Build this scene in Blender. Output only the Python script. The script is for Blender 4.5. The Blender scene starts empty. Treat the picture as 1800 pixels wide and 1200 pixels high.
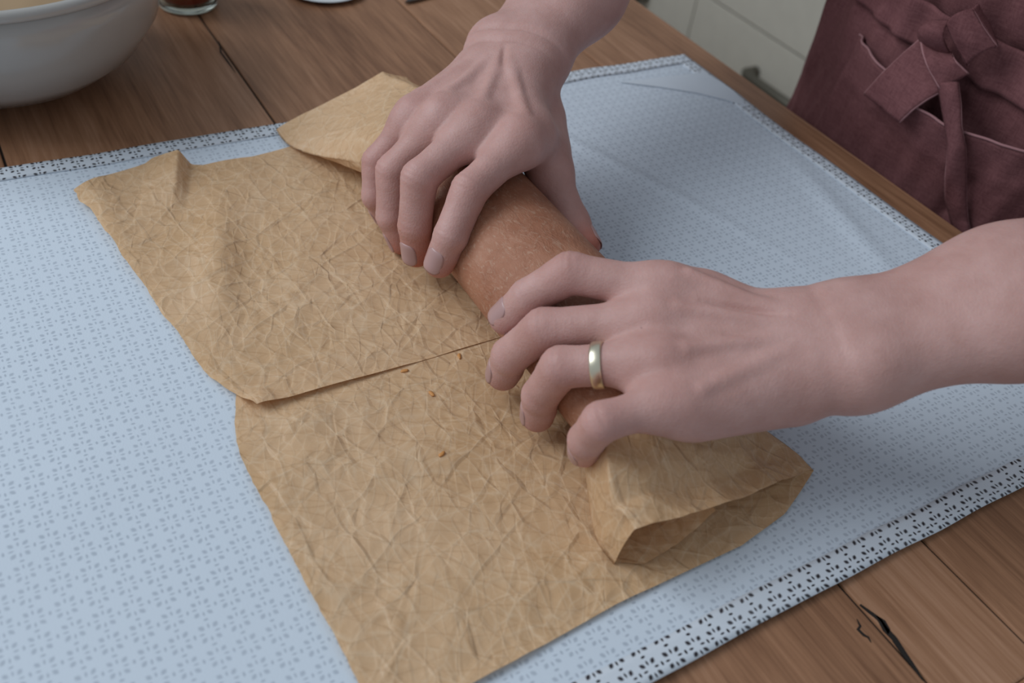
import bpy, bmesh, math, random
import numpy as np
from mathutils import Vector, Matrix

random.seed(4)
RNG = np.random.default_rng(11)
S = bpy.context.scene
COL = S.collection

# ------------------------------------------------------------------ camera, world, light, exposure
# table frame: x points to the cook, y runs along the table edge (away from the camera), z = 0 is the table top
CX = np.array([0.862595, -0.493732, 0.110267])
CY = np.array([0.262955, 0.623788, 0.736032])
CF = np.array([0.432186, 0.605902, -0.667906])
CO = np.array([0.0, 0.0, 0.345])
FPX = 1667.03
cam = bpy.data.cameras.new('camera')
cam.sensor_width = 36.0
cam.lens = FPX / 1800 * 36.0
cam.clip_start = 0.02
cam.dof.use_dof = True
cam.dof.focus_distance = 0.50
cam.dof.aperture_fstop = 8.0
camo = bpy.data.objects.new('camera', cam)
COL.objects.link(camo)
camo.matrix_world = Matrix(((CX[0], CY[0], -CF[0], CO[0]), (CX[1], CY[1], -CF[1], CO[1]),
                            (CX[2], CY[2], -CF[2], CO[2]), (0, 0, 0, 1)))
S.camera = camo

w = bpy.data.worlds.new('world')
S.world = w
w.use_nodes = True
w.node_tree.nodes['Background'].inputs[0].default_value = (0.80, 0.90, 1.0, 1)
w.node_tree.nodes['Background'].inputs[1].default_value = 0.42

def area(name, loc, target, sx, sy, power, col):
    l = bpy.data.lights.new(name, 'AREA')
    l.shape = 'RECTANGLE'
    l.size, l.size_y, l.energy, l.color = sx, sy, power, col
    o = bpy.data.objects.new(name, l)
    COL.objects.link(o)
    o.location = loc
    o.rotation_euler = (Vector(target) - Vector(loc)).to_track_quat('-Z', 'Y').to_euler()
    return o
area('window_daylight', (-1.30, 1.30, 1.55), (0.2, 0.35, 0.0), 1.7, 1.4, 39, (0.88, 0.94, 1.0))

S.view_settings.view_transform = 'Standard'
S.view_settings.look = 'None'
S.view_settings.gamma = 1.0
S.view_settings.use_curve_mapping = False
S.view_settings.exposure = -0.05

# ------------------------------------------------------------------ helpers
def ray(px, py):
    return CF + CX * (px - 900) / FPX - CY * (py - 600) / FPX
def P(px, py, z=0.0):
    d = ray(px, py)
    return CO + d * ((z - CO[2]) / d[2])
def onx(px, py, x):
    d = ray(px, py)
    return CO + d * ((x - CO[0]) / d[0])

def smooth(o, on=True):
    o.data.polygons.foreach_set('use_smooth', [on] * len(o.data.polygons))
def link(name, me, m=None, parent=None):
    o = bpy.data.objects.new(name, me)
    COL.objects.link(o)
    if m: me.materials.append(m)
    if parent: o.parent = parent
    return o
def from_arrays(name, v, f, m=None, parent=None, sm=True):
    me = bpy.data.meshes.new(name)
    me.from_pydata([tuple(map(float, p)) for p in v], [], [tuple(map(int, q)) for q in f])
    me.update()
    o = link(name, me, m, parent)
    if sm: smooth(o)
    return o
def from_bm(name, bm, m=None, parent=None, sm=False):
    me = bpy.data.meshes.new(name)
    bm.to_mesh(me); bm.free()
    o = link(name, me, m, parent)
    if sm: smooth(o)
    return o
def empty(name, loc=(0, 0, 0)):
    o = bpy.data.objects.new(name, None)
    COL.objects.link(o)
    o.location = loc
    o.empty_display_size = 0.02
    return o
def tag(o, label, cat, group=None):
    o['label'] = label; o['category'] = cat
    if group: o['group'] = group
    return o
def struct(o, label=None):
    o['kind'] = 'structure'
    if label: o['label'] = label
    return o
def box(name, lo, hi, m, parent=None, bev=0.0, seg=2):
    bm = bmesh.new()
    bmesh.ops.create_cube(bm, size=1)
    lo, hi = Vector(lo), Vector(hi)
    for q in bm.verts:
        q.co = Vector([lo[i] + (q.co[i] + .5) * (hi[i] - lo[i]) for i in range(3)])
    if bev:
        bmesh.ops.bevel(bm, geom=bm.edges[:], offset=bev, segments=seg, affect='EDGES', profile=0.5)
    return from_bm(name, bm, m, parent)
def lathe(name, prof, m, parent=None, n=96, sm=True, center=(0, 0, 0)):
    v, f = [], []
    k = len(prof)
    for i in range(n):
        a = 2 * math.pi * i / n
        for r, z in prof:
            v.append((center[0] + r * math.cos(a), center[1] + r * math.sin(a), center[2] + z))
    for i in range(n):
        for j in range(k - 1):
            f.append((i * k + j, ((i + 1) % n) * k + j, ((i + 1) % n) * k + j + 1, i * k + j + 1))
    o = from_arrays(name, v, f, m, parent, sm)
    bm = bmesh.new(); bm.from_mesh(o.data)
    bmesh.ops.remove_doubles(bm, verts=bm.verts, dist=1e-6)
    bmesh.ops.recalc_face_normals(bm, faces=bm.faces)
    bm.to_mesh(o.data); bm.free()
    return o
def tube(name, pts, rad, m, parent=None, n=10):
    pts = [Vector(p) for p in pts]
    if not hasattr(rad, '__len__'): rad = [rad] * len(pts)
    v, f = [], []
    up = Vector((0, 0, 1))
    for i, p in enumerate(pts):
        t = (pts[min(i + 1, len(pts) - 1)] - pts[max(i - 1, 0)]).normalized()
        a = t.cross(up)
        if a.length < 1e-3: a = t.cross(Vector((1, 0, 0)))
        a.normalize(); b = a.cross(t)
        for k in range(n):
            an = 2 * math.pi * k / n
            v.append(p + (a * math.cos(an) + b * math.sin(an)) * rad[i])
    for i in range(len(pts) - 1):
        for k in range(n):
            f.append((i * n + k, i * n + (k + 1) % n, (i + 1) * n + (k + 1) % n, (i + 1) * n + k))
    f.append(tuple(range(n))[::-1]); f.append(tuple(range((len(pts) - 1) * n, len(pts) * n)))
    return from_arrays(name, v, f, m, parent)
def grid_faces(nu, nv, mask=None):
    f = []
    for i in range(nu - 1):
        for j in range(nv - 1):
            if mask is None or mask[i, j]:
                f.append((i * nv + j, (i + 1) * nv + j, (i + 1) * nv + j + 1, i * nv + j + 1))
    return f
def solidify(o, th, off=-1.0):
    md = o.modifiers.new('thickness', 'SOLIDIFY')
    md.thickness = th; md.offset = off
    return o
def attr(o, name, vals):
    a = o.data.attributes.new(name, 'FLOAT', 'POINT')
    a.data.foreach_set('value', np.asarray(vals, dtype=np.float32))

# --- vectorised noise
def _h(ix, iy, s):
    n = (ix.astype(np.int64) * 374761393 + iy.astype(np.int64) * 668265263 + s * 982451653) & 0xffffffff
    n = ((n ^ (n >> 13)) * 1274126177) & 0xffffffff
    return ((n ^ (n >> 16)) & 0xffffff) / float(0xffffff)
def vnoise(x, y, s=0):
    ix, iy = np.floor(x), np.floor(y)
    fx, fy = x - ix, y - iy
    fx, fy = fx * fx * (3 - 2 * fx), fy * fy * (3 - 2 * fy)
    a, b, c, d = _h(ix, iy, s), _h(ix + 1, iy, s), _h(ix, iy + 1, s), _h(ix + 1, iy + 1, s)
    return (a * (1 - fx) + b * fx) * (1 - fy) + (c * (1 - fx) + d * fx) * fy
def fbm(x, y, s=0, o=3):
    r, a, t = 0, .5, 0
    for i in range(o):
        r = r + a * vnoise(x * 2 ** i, y * 2 ** i, s + 7 * i); t += a; a *= .5
    return r / t
def voro(x, y, s=0):
    ix, iy = np.floor(x), np.floor(y)
    f1 = np.full(x.shape, 9.0); f2 = np.full(x.shape, 9.0)
    for dx in (-1, 0, 1):
        for dy in (-1, 0, 1):
            cx, cy = ix + dx, iy + dy
            d = np.hypot(cx + _h(cx, cy, s) - x, cy + _h(cx, cy, s + 5) - y)
            n1 = np.minimum(f1, d); f2 = np.minimum(np.maximum(f1, d), f2); f1 = n1
    return f1, f2
def crumple(x, y, seed=0, ax=1.0, ay=1.0):
    """crumpled-paper height in metres for coordinates in metres: facets plus a few straight folds active in patches"""
    x = x * ax; y = y * ay
    wx = x + .010 * (fbm(x * 40, y * 40, seed + 1) - .5)
    wy = y + .010 * (fbm(x * 40, y * 40, seed + 2) - .5)
    h = 0
    for sc, am in ((0.046, .0020), (0.023, .0010), (0.0115, .0002)):
        f1, f2 = voro(wx / sc, wy / sc * 1.25, seed + int(sc * 1e4))
        h = h + am * f1
    r = np.random.default_rng(seed)
    for i in range(7):
        lam = .016 * (2.4 ** (i / 6.0)); an = r.uniform(0, math.pi)
        p = (wx * math.cos(an) + wy * math.sin(an)) / lam + r.uniform(0, 1)
        fr = p - np.floor(p); asym = r.uniform(.3, .7)
        tri = np.where(fr < asym, fr / asym, (1 - fr) / (1 - asym))
        m = np.clip((fbm(x / (lam * 2.2) + i * 7.7, y / (lam * 2.2) - i * 2.3, seed + 40 + i, 2) - .52) / .10, 0, 1)
        h = h + lam * .022 * tri * m
    return h

# ------------------------------------------------------------------ materials
def mat(name):
    m = bpy.data.materials.new(name)
    m.use_nodes = True
    nt = m.node_tree
    return m, nt, nt.nodes['Principled BSDF']
def N(nt, t, **kw):
    n = nt.nodes.new(t)
    for k, val in kw.items():
        if k == 'inp':
            for a, b in val.items(): n.inputs[a].default_value = b
        else: setattr(n, k, val)
    return n
def L(nt, a, b): nt.links.new(a, b)
def math_n(nt, op, a, b=None, c=None):
    n = nt.nodes.new('ShaderNodeMath'); n.operation = op
    for i, q in enumerate((a, b, c)):
        if q is None: continue
        if isinstance(q, (int, float)): n.inputs[i].default_value = q
        else: nt.links.new(q, n.inputs[i])
    return n.outputs[0]
def ramp(nt, fac, stops):
    r = nt.nodes.new('ShaderNodeValToRGB')
    e = r.color_ramp.elements
    while len(e) < len(stops): e.new(.5)
    for q, (p, c) in zip(e, stops):
        q.position = p; q.color = (*c, 1)
    nt.links.new(fac, r.inputs[0])
    return r.outputs[0]
def mixc(nt, fac, a, b, mode='MIX'):
    n = nt.nodes.new('ShaderNodeMix'); n.data_type = 'RGBA'; n.blend_type = mode
    for q, i in ((fac, 0), (a, 6), (b, 7)):
        if isinstance(q, (int, float)): n.inputs[i].default_value = q
        elif isinstance(q, tuple): n.inputs[i].default_value = (*q, 1)
        else: nt.links.new(q, n.inputs[i])
    return n.outputs[2]
def noise(nt, vec, scale, detail=4, rough=.55, dist=0.0):
    n = N(nt, 'ShaderNodeTexNoise', inp={'Scale': scale, 'Detail': detail, 'Roughness': rough, 'Distortion': dist})
    if vec is not None: nt.links.new(vec, n.inputs['Vector'])
    return n.outputs[0]
def coord(nt, scale=(1, 1, 1), src='Object'):
    t = N(nt, 'ShaderNodeTexCoord')
    mp = N(nt, 'ShaderNodeMapping')
    mp.inputs['Scale'].default_value = scale
    L(nt, t.outputs[src], mp.inputs['Vector'])
    return mp.outputs[0]
def bump(nt, bs, h, strength, dist):
    b = N(nt, 'ShaderNodeBump', inp={'Strength': strength, 'Distance': dist})
    L(nt, h, b.inputs['Height']); L(nt, b.outputs[0], bs.inputs['Normal'])
    return b
def plain(name, col, rough=.6, **kw):
    m, nt, b = mat(name)
    b.inputs['Roughness'].default_value = rough
    for k, val in kw.items(): b.inputs[k.replace('_', ' ')].default_value = val
    c = noise(nt, coord(nt), 30, 3)
    L(nt, mixc(nt, c, tuple(x * .92 for x in col), tuple(min(1, x * 1.06) for x in col)), b.inputs['Base Color'])
    return m

def make_wood(name, dark, mid, light):
    m, nt, b = mat(name)
    info = N(nt, 'ShaderNodeObjectInfo')
    t = N(nt, 'ShaderNodeTexCoord')
    add = N(nt, 'ShaderNodeVectorMath', operation='ADD')
    sc = N(nt, 'ShaderNodeVectorMath', operation='SCALE'); sc.inputs['Scale'].default_value = 7.0
    cmb = N(nt, 'ShaderNodeCombineXYZ')
    L(nt, info.outputs['Random'], cmb.inputs[0]); L(nt, info.outputs['Random'], cmb.inputs[1])
    L(nt, cmb.outputs[0], sc.inputs[0]); L(nt, t.outputs['Object'], add.inputs[0]); L(nt, sc.outputs[0], add.inputs[1])
    def mp(s):
        q = N(nt, 'ShaderNodeMapping'); q.inputs['Scale'].default_value = s
        L(nt, add.outputs[0], q.inputs['Vector']); return q.outputs[0]
    fine = noise(nt, mp((420, 16, 60)), 1.0, 5, .65, .4)
    mid_ = noise(nt, mp((70, 5, 20)), 1.0, 4, .6, 1.2)
    big = noise(nt, mp((9, 2.2, 5)), 1.0, 3, .5, .6)
    f = math_n(nt, 'ADD', math_n(nt, 'MULTIPLY', fine, .42), math_n(nt, 'MULTIPLY', mid_, .45))
    f = math_n(nt, 'ADD', f, math_n(nt, 'MULTIPLY', big, .35))
    f = math_n(nt, 'ADD', f, math_n(nt, 'MULTIPLY', math_n(nt, 'SUBTRACT', info.outputs['Random'], .5), .10))
    c = ramp(nt, f, [(.40, dark), (.60, mid), (.78, light)])
    L(nt, c, b.inputs['Base Color'])
    b.inputs['Roughness'].default_value = .42
    b.inputs['Specular IOR Level'].default_value = .35
    bump(nt, b, fine, .25, .0006)
    return m
M_WOOD = make_wood('oak_laminate', (.170, .077, .039), (.335, .170, .092), (.47, .265, .162))
M_GAP = plain('dark_joint', (.018, .011, .008), .8)

def fabric_pattern(nt):
    """star and leaf print, pitch 15.5 mm, mask 0..1"""
    t = N(nt, 'ShaderNodeTexCoord')
    nz = N(nt, 'ShaderNodeTexNoise', inp={'Scale': 55.0, 'Detail': 2.0})
    L(nt, t.outputs['Object'], nz.inputs['Vector'])
    sep = N(nt, 'ShaderNodeSeparateXYZ'); L(nt, t.outputs['Object'], sep.inputs[0])
    sn = N(nt, 'ShaderNodeSeparateColor'); L(nt, nz.outputs['Color'], sn.inputs[0])
    def cell(o, n, ph):
        a = math_n(nt, 'MULTIPLY_ADD', o, 1 / .0114, ph)
        a = math_n(nt, 'ADD', a, math_n(nt, 'MULTIPLY', math_n(nt, 'SUBTRACT', n, .5), .22))
        return math_n(nt, 'SUBTRACT', math_n(nt, 'FRACT', a), .5)
    def star(px, py):
        qx, qy = cell(sep.outputs[0], sn.outputs[0], px), cell(sep.outputs[1], sn.outputs[1], py)
        r = math_n(nt, 'SQRT', math_n(nt, 'ADD', math_n(nt, 'MULTIPLY', qx, qx), math_n(nt, 'MULTIPLY', qy, qy)))
        th = math_n(nt, 'ARCTAN2', qy, qx)
        def petals(off, r0, hl, hw):
            a = math_n(nt, 'ADD', math_n(nt, 'MULTIPLY', th, 2 / math.pi), 4.5 + off)
            a = math_n(nt, 'MULTIPLY', math_n(nt, 'SUBTRACT', math_n(nt, 'FRACT', a), .5), math.pi / 2)
            x = math_n(nt, 'SUBTRACT', math_n(nt, 'MULTIPLY', r, math_n(nt, 'COSINE', a)), r0)
            y = math_n(nt, 'MULTIPLY', r, math_n(nt, 'SINE', a))
            x = math_n(nt, 'DIVIDE', x, hl); y = math_n(nt, 'DIVIDE', y, hw)
            d = math_n(nt, 'ADD', math_n(nt, 'MULTIPLY', x, x), math_n(nt, 'ABSOLUTE', y))
            return math_n(nt, 'SUBTRACT', 1.0, d)
        a = petals(0, .25, .105, .045)
        b_ = petals(.5, .33, .125, .085)
        return math_n(nt, 'MAXIMUM', a, b_)
    s1 = star(0, 0)
    # small dot between the stars
    qx, qy = cell(sep.outputs[0], sn.outputs[0], .5), cell(sep.outputs[1], sn.outputs[1], 0)
    d = math_n(nt, 'SUBTRACT', 1.0, math_n(nt, 'ADD', math_n(nt, 'POWER', math_n(nt, 'DIVIDE', qx, .05), 2.0),
                                           math_n(nt, 'POWER', math_n(nt, 'DIVIDE', qy, .09), 2.0)))
    qx, qy = cell(sep.outputs[0], sn.outputs[0], 0), cell(sep.outputs[1], sn.outputs[1], .5)
    d2 = math_n(nt, 'SUBTRACT', 1.0, math_n(nt, 'ADD', math_n(nt, 'POWER', math_n(nt, 'DIVIDE', qx, .09), 2.0),
                                            math_n(nt, 'POWER', math_n(nt, 'DIVIDE', qy, .05), 2.0)))
    s1 = math_n(nt, 'MAXIMUM', s1, math_n(nt, 'MAXIMUM', d, d2))
    mr = N(nt, 'ShaderNodeMapRange', inp={'From Min': -.35, 'From Max': .5})
    L(nt, s1, mr.inputs[0])
    return mr.outputs[0]
def make_cloth(name, base, ink, amt):
    m, nt, b = mat(name)
    msk = fabric_pattern(nt)
    v_ = noise(nt, coord(nt), 12, 3)
    a2 = math_n(nt, 'MULTIPLY', msk, math_n(nt, 'MULTIPLY_ADD', v_, .5, amt - .25))
    L(nt, mixc(nt, a2, base, ink), b.inputs['Base Color'])
    b.inputs['Roughness'].default_value = .9
    b.inputs['Specular IOR Level'].default_value = .15
    wv = noise(nt, coord(nt, (1, 1, 1)), 1400, 2)
    bump(nt, b, wv, .25, .0004)
    return m
M_CLOTH = make_cloth('white_cotton_reverse', (.62, .69, .77), (.33, .38, .45), .60)
M_HEM = make_cloth('white_cotton_printed', (.63, .68, .74), (.035, .030, .035), 1.0)
M_CLOTHPLAIN = plain('white_cotton_plain', (.62, .68, .75), .9)

def make_paper():
    m, nt, b = mat('tan_baking_paper')
    c = coord(nt)
    big = noise(nt, c, 14, 3)
    v1 = N(nt, 'ShaderNodeTexVoronoi', feature='F1', inp={'Scale': 95.0})
    v2 = N(nt, 'ShaderNodeTexVoronoi', feature='F1', inp={'Scale': 230.0})
    wn = N(nt, 'ShaderNodeTexNoise', inp={'Scale': 60.0, 'Detail': 4.0})
    L(nt, c, wn.inputs['Vector'])
    ma = N(nt, 'ShaderNodeVectorMath', operation='MULTIPLY_ADD')
    L(nt, wn.outputs['Color'], ma.inputs[0]); ma.inputs[1].default_value = (.008, .008, .008); L(nt, c, ma.inputs[2])
    st = N(nt, 'ShaderNodeMapping'); st.inputs['Scale'].default_value = (.75, 1.25, 1.0)
    L(nt, ma.outputs[0], st.inputs[0])
    L(nt, st.outputs[0], v1.inputs['Vector']); L(nt, st.outputs[0], v2.inputs['Vector'])
    h = math_n(nt, 'ADD', v1.outputs['Distance'], math_n(nt, 'MULTIPLY', v2.outputs['Distance'], .45))
    base = ramp(nt, big, [(.3, (.66, .415, .222)), (.7, (.76, .505, .300))])
    # worn crease lines are paler
    fib = noise(nt, st.outputs[0], 260, 4, .65, 1.0)
    e = N(nt, 'ShaderNodeMapRange', inp={'From Min': .50, 'From Max': .75, 'To Max': .30})
    L(nt, fib, e.inputs[0])
    base = mixc(nt, e.outputs[0], base, (.86, .65, .43))
    # crisp leaf-shaped facets in several directions (heights in metres)
    wn.inputs['Detail'].default_value = 1.0; wn.inputs['Scale'].default_value = 35.0
    h = math_n(nt, 'MULTIPLY', fib, .00012)
    for k_, (an, ln_, wd_, amp_) in enumerate(((.5, .034, .013, .00120), (1.75, .026, .0095, .00085), (2.6, .022, .0075, .00060), (1.15, .015, .0055, .00042), (.1, .011, .0040, .00026), (2.1, .007, .0027, .00016))):
        mp_ = N(nt, 'ShaderNodeMapping'); mp_.vector_type = 'TEXTURE'
        mp_.inputs['Rotation'].default_value = (0, 0, an); mp_.inputs['Scale'].default_value = (ln_, wd_, .5 * (ln_ + wd_))
        mp_.inputs['Location'].default_value = (k_ * .013, k_ * .007, 0)
        L(nt, ma.outputs[0], mp_.inputs[0])
        vv_ = N(nt, 'ShaderNodeTexVoronoi', feature='F1', inp={'Scale': 1.0})
        L(nt, mp_.outputs[0], vv_.inputs['Vector'])
        h = math_n(nt, 'ADD', h, math_n(nt, 'MULTIPLY', vv_.outputs['Distance'], amp_ * .45))
        if k_ in (0, 1, 2, 3):
            ve = N(nt, 'ShaderNodeTexVoronoi', feature='DISTANCE_TO_EDGE', inp={'Scale': 1.0})
            L(nt, mp_.outputs[0], ve.inputs['Vector'])
            # every facet tilts its own way and flattens into the crease
            sb = N(nt, 'ShaderNodeVectorMath', operation='SUBTRACT'); L(nt, mp_.outputs[0], sb.inputs[0]); L(nt, vv_.outputs['Position'], sb.inputs[1])
            cb = N(nt, 'ShaderNodeVectorMath', operation='SUBTRACT'); L(nt, vv_.outputs['Color'], cb.inputs[0]); cb.inputs[1].default_value = (.5, .5, .5)
            dp = N(nt, 'ShaderNodeVectorMath', operation='DOT_PRODUCT'); L(nt, sb.outputs[0], dp.inputs[0]); L(nt, cb.outputs[0], dp.inputs[1])
            sm_ = N(nt, 'ShaderNodeMapRange', inp={'From Min': 0.0, 'From Max': .13})
            L(nt, ve.outputs['Distance'], sm_.inputs[0])
            tl_ = math_n(nt, 'MULTIPLY', math_n(nt, 'MULTIPLY', dp.outputs['Value'], sm_.outputs[0]), wd_ * .105)
            h = math_n(nt, 'ADD', h, tl_)
            mr = N(nt, 'ShaderNodeMapRange', inp={'From Min': 0.0, 'From Max': .05, 'To Min': .50, 'To Max': 0.0})
            L(nt, ve.outputs['Distance'], mr.inputs[0])
            base = mixc(nt, math_n(nt, 'MULTIPLY', mr.outputs[0], noise(nt, c, 70 + 30 * k_, 2)), base, (.44, .235, .10) if k_ == 2 else (.88, .68, .47))
    L(nt, base, b.inputs['Base Color'])
    b.inputs['Roughness'].default_value = .48
    b.inputs['Specular IOR Level'].default_value = .4
    bp = bump(nt, b, h, 1.0, 1.0)
    tr = N(nt, 'ShaderNodeBsdfTranslucent')
    tr.inputs['Color'].default_value = (.60, .33, .12, 1)
    L(nt, bp.outputs[0], tr.inputs['Normal'])
    mx = N(nt, 'ShaderNodeMixShader', inp={0: .20})
    L(nt, b.outputs[0], mx.inputs[1]); L(nt, tr.outputs[0], mx.inputs[2])
    L(nt, mx.outputs[0], nt.nodes['Material Output'].inputs['Surface'])
    return m
M_PAPER = make_paper()

def make_dough():
    m, nt, b = mat('brown_dough')
    c = coord(nt)
    a = noise(nt, c, 38, 4, .6)
    s = N(nt, 'ShaderNodeMapping'); s.inputs['Scale'].default_value = (1.0, .55, 1.0)
    L(nt, c, s.inputs[0])
    fl = noise(nt, s.outputs[0], 240, 6, .72, 2.2)
    base = ramp(nt, a, [(.32, (.30, .112, .056)), (.55, (.385, .165, .092)), (.75, (.45, .225, .142))])
    mr = N(nt, 'ShaderNodeMapRange', inp={'From Min': .52, 'From Max': .70, 'To Max': .55})
    L(nt, fl, mr.inputs[0])
    base = mixc(nt, mr.outputs[0], base, (.56, .40, .29))
    L(nt, base, b.inputs['Base Color'])
    b.inputs['Roughness'].default_value = .55
    f2 = noise(nt, s.outputs[0], 150, 5, .62, 2.5)
    bump(nt, b, math_n(nt, 'ADD', f2, math_n(nt, 'MULTIPLY', fl, .5)), .55, .0016)
    return m
M_DOUGH = make_dough()

def make_skin():
    m, nt, b = mat('skin')
    c = coord(nt)
    red = N(nt, 'ShaderNodeAttribute', attribute_name='red')
    stn = N(nt, 'ShaderNodeAttribute', attribute_name='stain')
    mot = noise(nt, c, 55, 4, .6)
    fr = noise(nt, c, 330, 2)
    base = ramp(nt, mot, [(.3, (.47, .262, .228)), (.7, (.565, .340, .305))])
    base = mixc(nt, math_n(nt, 'MULTIPLY', red.outputs['Fac'], .75), base, (.42, .165, .135))
    base = mixc(nt, math_n(nt, 'MULTIPLY', stn.outputs['Fac'], .8), base, (.42, .085, .030))
    L(nt, base, b.inputs['Base Color'])
    b.inputs['Roughness'].default_value = .52
    b.inputs['Specular IOR Level'].default_value = .35
    b.inputs['Subsurface Weight'].default_value = .22
    b.inputs['Subsurface Radius'].default_value = (1.0, .35, .2)
    b.inputs['Subsurface Scale'].default_value = .004
    v = N(nt, 'ShaderNodeTexVoronoi', feature='F1', inp={'Scale': 900.0})
    L(nt, c, v.inputs['Vector'])
    bump(nt, b, math_n(nt, 'ADD', v.outputs['Distance'], math_n(nt, 'MULTIPLY', fr, 2.0)), .16, .0007)
    return m
M_SKIN = make_skin()
M_NAIL = plain('fingernail', (.45, .275, .26), .30, Specular_IOR_Level=.5)

def make_linen(name, dark, light):
    m, nt, b = mat(name)
    c = coord(nt)
    n1 = noise(nt, coord(nt, (1, 1, .15)), 900, 3)
    n2 = noise(nt, coord(nt, (.15, .15, 1)), 900, 3)
    big = noise(nt, c, 20, 4)
    f = math_n(nt, 'ADD', math_n(nt, 'MULTIPLY', math_n(nt, 'ADD', n1, n2), .35), math_n(nt, 'MULTIPLY', big, .3))
    L(nt, ramp(nt, f, [(.35, dark), (.68, light)]), b.inputs['Base Color'])
    b.inputs['Roughness'].default_value = .92
    b.inputs['Specular IOR Level'].default_value = .12
    bump(nt, b, math_n(nt, 'ADD', n1, n2), .35, .0006)
    return m
M_LINEN = make_linen('mauve_linen', (.125, .048, .052), (.232, .102, .104))
M_STITCH = plain('mauve_thread', (.32, .16, .165), .9)
M_SHIRT = make_linen('grey_shirt', (.10, .09, .10), (.16, .15, .16))
M_TROUSER = make_linen('dark_trousers', (.03, .03, .04), (.06, .06, .08))
M_HAIR = plain('brown_hair', (.07, .04, .025), .5)
M_SHOE = plain('dark_shoe', (.03, .03, .03), .5)

# ------------------------------------------------------------------ setting
M_WALL = plain('wall_paint', (.55, .54, .50), .9)
M_FLOOR = make_wood('floor_oak', (.12, .08, .05), (.20, .14, .09), (.27, .19, .13))
struct(box('floor', (-2.2, -1.2, -.95), (2.06, 3.2, -.90), M_FLOOR), 'wooden kitchen floor under the table')
struct(box('wall_right', (2.0, -1.2, -.90), (2.06, 3.2, 1.6), M_WALL), 'plain kitchen wall behind the pale cabinets')
struct(box('wall_far', (-2.2, 3.2, -.90), (2.06, 3.26, 1.6), M_WALL), 'plain kitchen wall beyond the table')

# cabinets across the aisle
M_CAB = plain('pale_grey_lacquer', (.62, .58, .50), .38)
M_CABIN = plain('cabinet_carcass', (.05, .05, .045), .8)
M_STEEL = plain('brushed_dark_metal', (.17, .155, .125), .45, Metallic=.7)
CABX = 1.40
labels = {0: 'pale grey drawer cabinet behind the apron, nearest the camera side', 1: 'pale grey drawer cabinet with metal bar handle beside the apron',
          2: 'pale grey drawer cabinet left of the vertical joint, beyond the table edge'}
for i, y0 in enumerate((.28, .88, 1.48)):
    c = empty('base_cabinet', (CABX + .3, y0 + .3, -.9))
    tag(c, labels[i], 'cabinet', 'drawer cabinets across the aisle')
    W = Vector(c.location)
    def B(name, lo, hi, m, par, bev=0.0):
        o = box(name, Vector(lo) - W, Vector(hi) - W, m, None, bev)
        o.parent = par; return o
    B('carcass', (CABX + .021, y0, -.80), (1.995, y0 + .6, -.04), M_CABIN, c)
    B('plinth', (CABX + .06, y0, -.90), (CABX + .08, y0 + .6, -.80), M_CABIN, c)
    for (z0, z1) in ((-.798, -.406), (-.402, -.046)):
        d = B('drawer_front', (CABX, y0 + .0015, z0), (CABX + .02, y0 + .5985, z1), M_CAB, c, .0015)
        zc = z1 - .075
        yc = y0 + .27
        bm = bmesh.new()
        h = tube('handle', [Vector((CABX - .001, yc + .11, zc)) - W, Vector((CABX - .028, yc + .11, zc)) - W, Vector((CABX - .032, yc + .105, zc)) - W,
                            Vector((CABX - .032, yc - .105, zc)) - W, Vector((CABX - .028, yc - .11, zc)) - W, Vector((CABX - .001, yc - .11, zc)) - W],
                 [.0115, .0115, .0105, .0105, .0115, .0115], M_STEEL, d, 12)
wt = box('worktop', (CABX - .02, .28, -.04), (1.995, 2.08, 0), M_WOOD, None, .003)
tag(wt, 'wooden worktop lying on the pale drawer cabinets', 'worktop')

# ------------------------------------------------------------------ table
table = empty('kitchen_table', (0.0, .8, -.9))
tag(table, 'large kitchen table with brown oak plank top under the white cloth', 'table')
TW = Vector(table.location)
def tb(name, lo, hi, m, bev=0.0, seg=2):
    o = box(name, Vector(lo) - TW, Vector(hi) - TW, m, table, bev, seg); return o
TX0, TX1, TY0, TY1 = -.62, .566, .047, 1.75
tb('core', (TX0 + .002, TY0 + .002, -.038), (TX1 - .002, TY1 - .002, -.0016), M_GAP)
tb('island_body', (TX0 + .08, TY0 + .08, -.88), (TX1 - .10, TY1 - .1, -.038), M_CAB)
tb('plinth', (TX0 + .12, TY0 + .12, -.90), (TX1 - .14, TY1 - .14, -.88), M_CABIN)
far_x = [TX0, -.47, -.30, -.145, .012, .182, .350, .4585, TX1]
near_x = [TX0, -.40, -.22, -.06, .115, .2795, .3345, .4585, TX1]
G = .0007
for xs, y0, y1 in ((near_x, TY0, .34), (far_x, .34, TY1)):
    for a, b_ in zip(xs[:-1], xs[1:]):
        if xs is near_x and b_ > .56: continue
        if xs is far_x and b_ > .56: a, y0 = .4585, TY0
        o = tb('plank', (a + G, y0 + (G if y0 > .1 else 0), -.006), (b_ - G, y1 - G, 0), M_WOOD, .0011, 2)
tb('edge_strip', (TX1, TY0, -.038), (TX1 + .0025, TY1, -.0008), M_WOOD, .001)
tb('edge_strip', (TX0, TY0 - .0025, -.038), (TX1, TY0, -.0008), M_WOOD, .001)
M_CRACK = plain('dark_crack', (.012, .008, .006), .9)
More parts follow.
